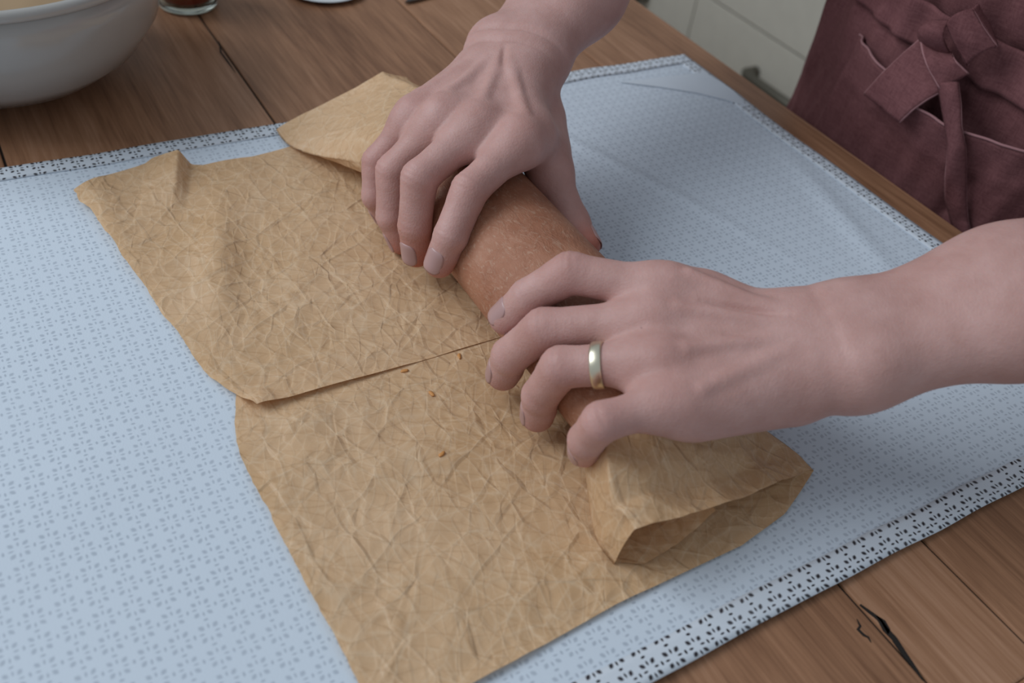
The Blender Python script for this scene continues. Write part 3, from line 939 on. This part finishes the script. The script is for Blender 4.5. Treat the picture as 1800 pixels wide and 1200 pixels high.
NAILTILT = {('left', 'index'): .9, ('right', 'index'): .6, ('right', 'middle'): .3}
def person():
    root = empty('person', (.72, .375, -.9))
    tag(root, 'person in mauve apron leaning over the table, both bare hands pressing the roll', 'person')
    V, Q, RED, ST = [], [], [], []
    n0 = 0
    for side in ('left', 'right'):
        H = HANDS[side]
        sh = make_hand_shape(H, side)
        H['shape'] = sh
        fw, lat, n, ax, latf = H['fr']
        pts = np.array([H['wrist'], H['elbow']] + [p for q in FN + ('thumb',) for p in H[q]])
        cutp = H['wrist'] - ax * .19
        lo, hi = pts.min(0) - .035, pts.max(0) + .035
        v, q = mesh_sdf(sh, lo, hi, .0010, clip=lambda p: (p - cutp) @ ax > 0)
        # colour masks
        red = np.zeros(len(v)); st = np.zeros(len(v))
        for fnm in FN + ('thumb',):
            c = H[fnm]
            d2 = lambda p: ((v - p) ** 2).sum(1)
            red = np.maximum(red, .75 * np.exp(-d2(c[3]) / .0085 ** 2))
            red = np.maximum(red, .34 * np.exp(-d2(c[2]) / .0085 ** 2))
            red = np.maximum(red, .52 * np.exp(-d2(c[1]) / .011 ** 2))
            red = np.maximum(red, .18 * np.exp(-d2(c[0] + n * .010) / .013 ** 2))
        if side == 'right':
            for fnm, amp, sg in (('middle', 1.0, .018), ('thumb', 1.0, .015), ('ring', .8, .014), ('index', .6, .011)):
                c = H[fnm]
                tp = c[3] * 1.0 + (c[3] - c[2]) * .15 - n * .003
                st = np.maximum(st, amp * np.exp(-((v - tp) ** 2).sum(1) / sg ** 2))
        else:
            for fnm in ('middle', 'ring', 'pinky'):
                c = H[fnm]
                st = np.maximum(st, .3 * np.exp(-((v - c[3] - (c[3] - c[2]) * .3) ** 2).sum(1) / .008 ** 2))
        # skin creases: shallow grooves pushed into the surface
        def groove(v, p0, t, width, depth, rad, dirn):
            s = (v - p0) @ t
            rel = v - p0
            w_ = np.clip((rel @ dirn) / (np.linalg.norm(rel, axis=1) + 1e-6), 0, 1) ** .5
            return depth * np.exp(-(s / width) ** 2) * w_ * (np.linalg.norm(rel, axis=1) < rad)
        push = np.zeros((len(v), 3))
        for fnm in FN:
            c = H[fnm]; d, o = dorsal(c)
            t1 = unit(unit(c[1] - c[0]) + unit(c[2] - c[1])); o1 = unit(np.cross(np.cross(t1, o), t1))
            for sft in (-.0034, 0.0002, .0034):
                push -= groove(v, c[1] + t1 * sft, t1, .0009, .00030, .014, o1)[:, None] * o1
            t2 = unit(unit(c[2] - c[1]) + d)
            for sft in (-.0018, .0014):
                push -= groove(v, c[2] + t2 * sft, t2, .0007, .0002, .010, o)[:, None] * o
        if side == 'right':
            for sft, dp in ((-.010, .0019), (.001, .0012)):
                tw = unit(ax + .15 * latf)
                push -= groove(v, H['wrist'] + ax * sft, tw, .0022, dp, .05, n)[:, None] * n
        else:
            push -= groove(v, H['wrist'] - ax * .004, ax, .003, .0006, .05, n)[:, None] * n
        mk = .5 * (H['index'][0] + H['middle'][0])
        for f0, f1_, dep, sg in (((.24, .74, .0024, .0015), (.30, .62, .0008, .0022)) if side == 'left' else ((.60, .84, .0020, .0018), (.25, .50, .0006, .0025))):
            a_ = mk + (H['wrist'] - mk) * f0; b2 = mk + (H['wrist'] - mk) * f1_
            if sg > .002: a_ = a_ - lat * .017; b2 = b2 - lat * .013
            rel = v - a_; ab = b2 - a_
            rel = rel - np.outer(rel @ n, n); ab = ab - n * (ab @ n)
            t_ = np.clip(rel @ ab / (ab @ ab), 0, 1)
            dd = np.linalg.norm(rel - t_[:, None] * ab, axis=1)
            up = ((v - a_) @ n > .003)
            push -= (dep * np.exp(-(dd / sg) ** 2) * np.sin(np.clip(t_, .03, .97) * math.pi) ** .6 * up)[:, None] * n
        v = v + push
        V.append(v); Q.append(q + n0); n0 += len(v); RED.append(red); ST.append(st)
        H['cut'] = (cutp, ax)
    # upper body, coarse, out of the picture except where the apron covers it
    T = [Ell((.735, .375, .02), (.105, .150, .16), .06), Ell((.725, .375, .22), (.095, .138, .20), .08), Ell((.695, .375, .36), (.095, .155, .13), .08),
         Prim((.66, .24, .405), (.66, .51, .405), .055, .055, .07), Prim((.665, .375, .40), (.635, .375, .53), .052, .050, .05),
         Ell((.615, .375, .63), (.092, .074, .112), .04), Prim((.528, .375, .60), (.524, .375, .615), .012, .009, .02),
         Ell((.57, .375, .565), (.05, .045, .04), .03)]
    for s in (-1, 1):
        T += [Prim((.735, .375 + s * .085, -.05), (.72, .375 + s * .085, -.45), .082, .058, .05),
              Prim((.72, .375 + s * .085, -.45), (.74, .375 + s * .085, -.83), .056, .036, .03),
              Prim((.74, .375 + s * .085, -.862), (.63, .375 + s * .09, -.872), .034, .026, .03),
              Ell((.617, .375 + s * .076, .625), (.018, .010, .03), .008)]
    for side in ('left', 'right'):
        H = HANDS[side]; T += H['shape'].trunk[:6] + [H['shape'].trunk[6]]
    body = Shape(T)
    def clipb(p):
        k = np.ones(len(p), bool)
        for side in ('left', 'right'):
            c, a = HANDS[side]['cut']
            sd = (p - c) @ a
            k &= ~((sd > .022) & (p[:, 0] < c[0] + .02) & (p[:, 2] < .20) & (np.abs(p[:, 1] - c[1]) < .12))
        return k
    v, q = mesh_sdf(body, (.42, -.02, -.905), (.86, .70, .78), .0065, clip=clipb, iters=2)
    V.append(v); Q.append(q + n0); RED.append(np.zeros(len(v))); ST.append(np.zeros(len(v)))
    V = np.concatenate(V); Q = np.concatenate(Q)
    RL = np.array(root.location)
    o = from_arrays('body', V - RL, Q, M_SKIN, root)
    attr(o, 'red', np.concatenate(RED)); attr(o, 'stain', np.concatenate(ST))
    # fingernails
    for side in ('left', 'right'):
        H = HANDS[side]
        for fnm in FN + ('thumb',):
            c = H[fnm]; r = FR[fnm]
            if fnm == 'thumb':
                d = unit(c[3] - c[2]); tgt = A3(1, .1, .35) if side == 'right' else A3(1, 0, .3)
                o_ = unit(tgt - d * (tgt @ d))
            else:
                d, o_ = dorsal(c)
                o_ = o_ + NAILTILT.get((side, fnm), .1) * unit(CO - c[3])
                o_ = unit(o_ - d * (o_ @ d))
            l_ = np.cross(d, o_)
            Lb = np.linalg.norm(c[3] - c[2])
            nl, nw = 14, 13
            half = r[3] * .78
            ln = r[3] * 1.85
            s0 = Lb + r[3] * .60 - ln
            vv, ff = [], []
            for i in range(nl):
                t = i / (nl - 1)
                s = s0 + ln * t
                wd = half * (1 - abs(2 * t - 1) ** 5 * .55) * (.93 + .07 * t)
                rr = r[2] + (r[3] - r[2]) * min(s / Lb, 1) + .00005
                drop = 0
                if s > Lb: drop = .62 * (r[3] - math.sqrt(max(r[3] ** 2 - (s - Lb) ** 2, 0)))
                if t < .12: drop += .0006 * (1 - t / .12)
                for j in range(nw):
                    u_ = 2 * j / (nw - 1) - 1
                    x = wd * u_
                    z = math.sqrt(max(rr ** 2 - (x * 1.02) ** 2, 0)) - drop + .00012
                    vv.append(c[2] + d * s + l_ * x + o_ * z - RL)
            no = from_arrays('fingernail', vv, grid_faces(nl, nw), M_NAIL, root)
            solidify(no, .0005, 0)
    return root, RL
ROOT, RL = person()

# ring on the left ring finger
def ring():
    c = HANDS['left']['ring']
    t = unit(c[1] - c[0])
    p0 = c[0] * .40 + c[1] * .60
    d, o = dorsal(c)
    o = unit(o - t * (o @ t)); l = np.cross(t, o)
    v, f = [], []
    n = 64
    prof = [(-.0026, .0097), (-.0025, .01025), (-.0018, .0105), (0, .0106), (.0018, .0105), (.0025, .01025), (.0026, .0097)]
    m = len(prof)
    for i in range(n):
        a = 2 * math.pi * i / n
        for s, r in prof:
            v.append(t * s + (o * math.cos(a) + l * math.sin(a)) * r)
    for i in range(n):
        for j in range(m):
            f.append((i * m + j, ((i + 1) % n) * m + j, ((i + 1) % n) * m + (j + 1) % m, i * m + (j + 1) % m))
    mm = plain('brushed_gold', (.78, .72, .56), .32, Metallic=1.0)
    o_ = from_arrays('finger_ring', v, f, mm)
    o_.location = p0
    bm = bmesh.new(); bm.from_mesh(o_.data); bmesh.ops.recalc_face_normals(bm, faces=bm.faces); bm.to_mesh(o_.data); bm.free()
    tag(o_, 'plain pale gold band worn on the ring finger of the lower hand', 'ring')
ring()

# ------------------------------------------------------------------ clothing
BC = (.70, .375)
def au(z): return np.interp(z, [-.5, -.2, -.08, .06, .12, .25, .42], [.20, .188, .180, .170, .166, .165, .150])
def av(z): return np.interp(z, [-.5, -.2, -.08, .06, .12, .25, .42], [.112, .111, .112, .115, .112, .112, .105])
def folds(ph, z):
    f = .0060 * (fbm(ph * 4.0, z * 5 + 3, 71, 3) - .5) * 2
    f = f + .0045 * (fbm(ph * 9 + z * 14, z * 6, 75, 2) - .5) * 2
    f = f + .0030 * np.sin(ph * 9 - z * 18 + 1.5) * np.clip((np.abs(ph) - .45) / .5, 0, 1)
    # drawn in under the waist tie, blousing just above it
    f = f - .006 * np.exp(-((z - .100) / .014) ** 2) + .006 * np.exp(-((z - .140) / .020) ** 2)
    f = f + .0022 * np.sin(ph * 34 + 3 * np.sin(ph * 5)) * np.exp(-((z - .085) / .03) ** 2)
    return f
def apron_pt(ph, z, off=0.0):
    r = folds(ph, z) + off
    return np.stack([BC[0] - (av(z) + r) * np.cos(ph), BC[1] + (au(z) + r) * np.sin(ph), z + 0 * ph], -1)
def on_apron(px, py, off):
    x = .585
    for i in range(12):
        p = onx(px, py, x)
        s = np.clip((p[1] - BC[1]) / au(p[2]), -.98, .98)
        ph = np.arcsin(s)
        x = float(apron_pt(np.array(ph), np.array(p[2]), off)[0])
    return onx(px, py, x)
ap = empty('apron', (0, 0, 0)); ap.parent = ROOT
ap.location = -RL + RL  # sits at the cook's feet
AL = RL
def ap_arr(name, v, f, m=M_LINEN, parent=None, th=.0014, sm=True):
    o = from_arrays(name, np.asarray(v) - AL, f, m, parent or ap, sm)
    if th: solidify(o, th, 0)
    return o
# skirt and bib
nz, nph = 230, 260
zz, pp = np.meshgrid(np.linspace(-.50, .17, nz), np.linspace(-1.95, 1.95, nph), indexing='ij')
ap_arr('skirt', apron_pt(pp, zz).reshape(-1, 3), grid_faces(nz, nph))
nz, nph = 60, 70
zz, tt = np.meshgrid(np.linspace(.165, .40, nz), np.linspace(-1, 1, nph), indexing='ij')
ap_arr('bib', apron_pt(tt * np.interp(zz, [.165, .23, .40], [1.95, 1.1, .62]), zz, .010 * np.clip((zz - .165) / .05, 0, 1)).reshape(-1, 3), grid_faces(nz, nph))
# waist tie round the body
nz, nph = 12, 240
zz, pp = np.meshgrid(np.linspace(-1, 1, nz), np.linspace(-1.95, 1.95, nph), indexing='ij')
zc = .100 + .004 * np.sin(pp * 2.3)
b_ = apron_pt(pp, zc + zz * .015, 0) * 1.0
rr = .0075 + .0035 * (1 - zz ** 2)
rad = np.stack([-np.cos(pp), np.sin(pp), 0 * pp], -1)
ap_arr('waist_tie', (b_ + rad * rr[..., None]).reshape(-1, 3), grid_faces(nz, nph), th=.002)
# pocket: proud panel, top edge sagging open
nz, nph = 60, 150
zz, pp = np.meshgrid(np.linspace(0, 1, nz), np.linspace(-1.0, .42, nph), indexing='ij')
ztop = .070 - .008 * np.exp(-((pp + .25) / .40) ** 2) + .002 * np.sin(pp * 9)
zp = -.20 + (ztop + .20) * zz
sag = .0030 + .025 * np.clip((zz - .72) / .28, 0, 1) ** 1.5 * np.clip(1 - ((pp + .30) / .68) ** 2, 0, 1)
sag = sag + .0014 * np.exp(-((zz - .885) / .010) ** 2) + .0010 * np.exp(-((zz - .905) / .006) ** 2)
rad = np.stack([-np.cos(pp), np.sin(pp), 0 * pp], -1)
pocket = ap_arr('pocket', (apron_pt(pp, zp) + rad * sag[..., None]).reshape(-1, 3), grid_faces(nz, nph), th=.0016)
tpts = (apron_pt(pp[-1], zp[-1]) + rad[-1] * (sag[-1] + .0009)[:, None])
tube('pocket_hem', [Vector(p - AL) for p in tpts], .0009, M_STITCH, pocket, 6)

def patch(name, cor, bulge=0.0, off=(.006,) * 4, nu=18, nv=18, wr=.0012, seed=1, edge=True, parent=None, curl=0.0):
    """four image corners laid on the apron front with their own stand-off, made a bent piece of cloth"""
    c = [on_apron(px, py, o) for (px, py), o in zip(cor, off)]
    us, vs = np.meshgrid(np.linspace(0, 1, nu), np.linspace(0, 1, nv), indexing='ij')
    p = (c[0][None, None] * ((1 - us) * (1 - vs))[..., None] + c[1][None, None] * (us * (1 - vs))[..., None]
         + c[2][None, None] * (us * vs)[..., None] + c[3][None, None] * ((1 - us) * vs)[..., None])
    out = np.array([-.93, -.05, .36])
    hgt = bulge * np.sin(us * math.pi) + curl * np.sin(vs * math.pi) + wr * (fbm(us * 4 + seed, vs * 4, seed, 3) - .5) * 2
    p = p + hgt[..., None] * out
    o = ap_arr(name, p.reshape(-1, 3), grid_faces(nu, nv), M_LINEN, parent, .0022)
    if edge:
        for line in (p[:, 0], p[:, -1]):
            tube('edge_seam', [Vector(q - AL) for q in line], .0010, M_STITCH, o, 6)
    return o
# bow
bow_tail = patch('bow_tail', [(1624, 66), (1520, 166), (1582, 214), (1658, 158)], .004, (.022, .022, .030, .030), seed=2)
patch('bow_knot', [(1622, 78), (1632, 44), (1668, 38), (1672, 100)], .010, (.022, .020, .022, .026), seed=3, edge=False, curl=.006)
patch('bow_fold', [(1620, 74), (1654, 156), (1702, 130), (1672, 94)], .006, (.030, .036, .028, .026), seed=4)
patch('bow_loop', [(1666, 42), (1702, 114), (1752, 82), (1708, 16)], .003, (.026, .030, .026, .022), seed=5, curl=.006)
patch('bow_loop_inside', [(1708, 16), (1752, 82), (1738, 44), (1718, 8)], .002, (.022, .026, .010, .008), seed=6, edge=False)
# hanging tail, twisted once
cl = [(1666, 145, 17), (1672, 185, 16), (1676, 222, 13), (1682, 260, 14), (1680, 310, 17), (1680, 350, 17), (1686, 385, 14), (1694, 415, 12), (1700, 450, 14)]
v = []
nw = 9
zs = np.linspace(0, len(cl) - 1, 60)
ca = np.array(cl, float)
for s in zs:
    px, py, hw = [np.interp(s, np.arange(len(cl)), ca[:, i]) for i in range(3)]
    for j in range(nw):
        u_ = 2 * j / (nw - 1) - 1
        tw = .004 * u_ * math.sin(s * 1.1)
        ob_ = float(np.interp(s, [0, 3, 4, 5, 6, 7], [.035, .034, .027, .017, .009, .007]))
        v.append(on_apron(px + hw * u_, py, ob_ + tw * min(1, ob_ / .03) + .004 * (1 - u_ * u_)))
v = np.array(v)
tl = ap_arr('bow_tail', v, grid_faces(60, nw), M_LINEN, ap, .0022)
for j in (0, nw - 1):
    tube('edge_seam', [Vector(q - AL) for q in v.reshape(60, nw, 3)[:, j]], .0010, M_STITCH, tl, 6)

# shirt, trousers, shoes, hair (worn outside the picture)
T = [Ell((.725, .375, .22), (.101, .144, .205), .08), Ell((.695, .375, .36), (.101, .161, .130), .08), Prim((.66, .24, .405), (.66, .51, .405), .060, .060, .07),
     Ell((.735, .375, .05), (.108, .153, .14), .06)]
for side in ('left', 'right'):
    H = HANDS[side]
    T.append(Prim(H['shoulder'], H['shoulder'] * .45 + H['elbow'] * .55, .056, .052, .05))
v, q = mesh_sdf(Shape(T), (.42, -.02, -.14), (.86, .70, .50), .007, clip=lambda p: (p[:, 2] < .452), iters=2)
from_arrays('shirt', v - RL, q, M_SHIRT, ROOT)
T = []
for s in (-1, 1):
    T += [Prim((.735, .375 + s * .080, -.02), (.72, .375 + s * .085, -.45), .097, .074, .05), Prim((.72, .375 + s * .085, -.45), (.74, .375 + s * .085, -.82), .073, .055, .03)]
v, q = mesh_sdf(Shape(T), (.60, .15, -.90), (.86, .60, .10), .008, clip=lambda p: p[:, 2] > -.84, iters=2)
from_arrays('trousers', v - RL, q, M_TROUSER, ROOT)
for s in (-1, 1):
    v, q = mesh_sdf(Shape([Prim((.745, .375 + s * .085, -.852), (.735, .375 + s * .085, -.862), .044, .040, .03), Prim((.735, .375 + s * .085, -.865), (.62, .375 + s * .09, -.868), .037, .032, .03)]),
                    (.56, .375 + s * .09 - .07, -.92), (.82, .375 + s * .09 + .07, -.78), .006, iters=1)
    v[:, 2] = np.maximum(v[:, 2], -.8995)
    from_arrays('shoe', v - RL, q, M_SHOE, ROOT)
v, q = mesh_sdf(Shape([Ell((.635, .375, .655), (.098, .084, .112), .03), Ell((.70, .375, .60), (.05, .07, .10), .05), Prim((.745, .375, .66), (.745, .375, .66), .035, .035, .02)]),
                (.5, .25, .45), (.82, .5, .80), .006, clip=lambda p: (p[:, 0] > .575) | (p[:, 2] > .70), iters=1)
from_arrays('hair', v - RL, q, M_HAIR, ROOT)

# ------------------------------------------------------------------ things at the back of the table
BX = P(40, 60)  # bowl
def bowl():
    c = (.032, .690)
    b = empty('mixing_bowl', (c[0], c[1], 0))
    tag(b, 'large glossy white mixing bowl at the upper left corner', 'bowl')
    m = plain('white_glaze', (.37, .355, .335), .16, Specular_IOR_Level=.6)
    prof = [(0, .004), (.038, .004), (.040, 0), (.044, 0), (.047, .005), (.072, .015), (.095, .034), (.110, .058), (.118, .085), (.1205, .104)]
    inner = [(.1175, .104), (.1150, .085), (.107, .058), (.092, .037), (.070, .019), (.04, .010), (0, .009)]
    K = lambda q: [(r * .954, z * .866) for r, z in q]
    lathe('wall', K(prof + inner), m, b)
    t = [(.1185 + .0042 * math.cos(a), .106 + .0042 * math.sin(a)) for a in np.linspace(0, 2 * math.pi, 17)]
    lathe('rim', K(t), m, b)
    mm = plain('tan_mixture', (.33, .22, .12), .75)
    v, f = [], []
    nr, na = 26, 72
    for i in range(nr):
        r = .1125 * i / (nr - 1)
        for k in range(na):
            a = 2 * math.pi * k / na
            z = .082 + .006 * (float(fbm(np.array(r * math.cos(a) * 30), np.array(r * math.sin(a) * 30), 5)) - .5) * (1 - (r / .1125) ** 6) + .012 * (1 - (r / .1125) ** 2)
            v.append((r * math.cos(a), r * math.sin(a), z))
    for i in range(nr - 1):
        for k in range(na):
            f.append((i * na + k, (i + 1) * na + k, (i + 1) * na + (k + 1) % na, i * na + (k + 1) % na))
    # underside following the bowl
    base = len(v)
    for r, z in ((.100, .055), (.08, .034), (.04, .016), (.002, .0135)):
        for k in range(na):
            a = 2 * math.pi * k / na
            v.append((r * math.cos(a), r * math.sin(a), z))
    rows = [(nr - 1) * na] + [base + i * na for i in range(4)]
    for r0, r1 in zip(rows[:-1], rows[1:]):
        for k in range(na): f.append((r0 + k, r1 + k, r1 + (k + 1) % na, r0 + (k + 1) % na))
    v = [(x * .954, y * .954, z * .866) for x, y, z in v]
    o = from_arrays('bowl_mixture', v, f, mm)
    o.location = (c[0], c[1], 0)
    tag(o, 'tan mixture filling the white mixing bowl', 'mixture')
bowl()

def jar():
    c = P(330, 8)
    j = empty('glass_jar', (c[0], c[1], 0))
    tag(j, 'small clear glass jar standing on the table behind the bowl', 'jar')
    m, nt, b = mat('clear_glass')
    b.inputs['Base Color'].default_value = (.86, .93, .86, 1)
    b.inputs['Roughness'].default_value = .03
    b.inputs['Transmission Weight'].default_value = 1.0
    b.inputs['IOR'].default_value = 1.48
    R = .0245
    prof = [(0, .0015), (R * .72, .0015), (R * .80, 0), (R * .93, .0015), (R, .006), (R, .070), (R * .9, .078), (R * .9, .090),
            (R * .82, .090), (R * .82, .077), (R * .91, .069), (R * .91, .010), (R * .80, .006), (0, .006)]
    lathe('glass_wall', prof, m, j, 64)
    lid = lathe('lid', [(0, .094), (R * .96, .094), (R * 1.0, .091), (R * 1.0, .079), (R * .92, .079), (R * .92, .0905), (0, .0905)], plain('lid_metal', (.5, .45, .3), .35, Metallic=.8), j, 48)
    s = lathe('tomato_paste', [(0, .0062), (R * .78, .0064), (R * .895, .0102), (R * .895, .060), (0, .061)], plain('red_sauce', (.36, .030, .014), .35), None, 48)
    s.location = (c[0], c[1], 0)
    tag(s, 'dark red sauce inside the small glass jar', 'sauce')
jar()
def dish():
    c = P(570, -17)
    d = lathe('saucer', [(0, .002), (.016, .002), (.017, 0), (.020, 0), (.022, .003), (.034, .010), (.0352, .0115), (.034, .0122), (.021, .0055), (0, .0045)],
              plain('white_china', (.7, .72, .73), .2), None, 72)
    d.location = (c[0], c[1], 0)
    d.scale = (1, 1, .38)
    tag(d, 'small white saucer just cut by the top edge, left of the knife', 'saucer')
dish()
def knife():
    k = empty('kitchen_knife', (0, 0, 0))
    tag(k, 'dark steel kitchen knife whose tip enters at the top edge', 'knife')
    a = P(712, 9); b = P(800, -22)
    d = unit((b - a)[:2]); n = np.array([-d[1], d[0]])
    m = plain('dark_steel', (.16, .16, .165), .3, Metallic=.9)
    out = [(0, 0), (.02, .009), (.05, .014), (.12, .016), (.12, -.006), (.05, -.005), (.015, -.003)]
    v = [(a[0] + d[0] * s + n[0] * t, a[1] + d[1] * s + n[1] * t, z) for z in (.0012, .0030) for s, t in out]
    q = len(out)
    f = [tuple(range(q))[::-1], tuple(range(q, 2 * q))] + [(i, (i + 1) % q, q + (i + 1) % q, q + i) for i in range(q)]
    from_arrays('blade', v, f, m, k, False)
    hp = [(a[0] + d[0] * s, a[1] + d[1] * s, .009) for s in (.115, .125, .16, .20, .225, .23)]
    tube('handle', hp, [.005, .008, .0085, .008, .009, .006], plain('black_handle', (.02, .02, .02), .4), k, 14)
knife()

def crumbs():
    from mathutils.bvhtree import BVHTree
    trees = []
    for ob in bpy.data.objects:
        if ob.name.startswith('baking_paper'):
            trees.append(BVHTree.FromPolygons([q.co.copy() for q in ob.data.vertices], [tuple(p.vertices) for p in ob.data.polygons]))
    m = plain('orange_crumb', (.60, .27, .08), .6)
    me = None
    for i, (px, py) in enumerate(((776, 800), (759, 691), (712, 649), (808, 623))):
        q = P(px, py, .006)
        zs_ = [t.ray_cast(Vector((q[0], q[1], .03)), Vector((0, 0, -1)))[0] for t in trees]
        q[2] = max([k.z for k in zs_ if k is not None] + [.004]) + .0003
        if me is None:
            bm = bmesh.new()
            bmesh.ops.create_icosphere(bm, subdivisions=2, radius=.0011)
            for k in bm.verts:
                f = 1 + .5 * (random.random() - .5)
                k.co = Vector((k.co.x * 1.9 * f, k.co.y * .9 * f, k.co.z * .55 * f))
            o = from_bm('orange_crumb', bm, m, None, True); me = o.data
        else:
            o = bpy.data.objects.new('orange_crumb', me); COL.objects.link(o)
        o.location = q; o.rotation_euler = (0, 0, i * 1.3 + .4)
        tag(o, ['orange crumb in the middle of the nearer baking paper sheet', 'orange crumb on the paper left of the middle fingertip',
                'orange crumb beside the overlap of the two paper sheets', 'orange crumb touching the brown roll beside the paper overlap'][i], 'crumb', 'orange crumbs on the paper')
crumbs()
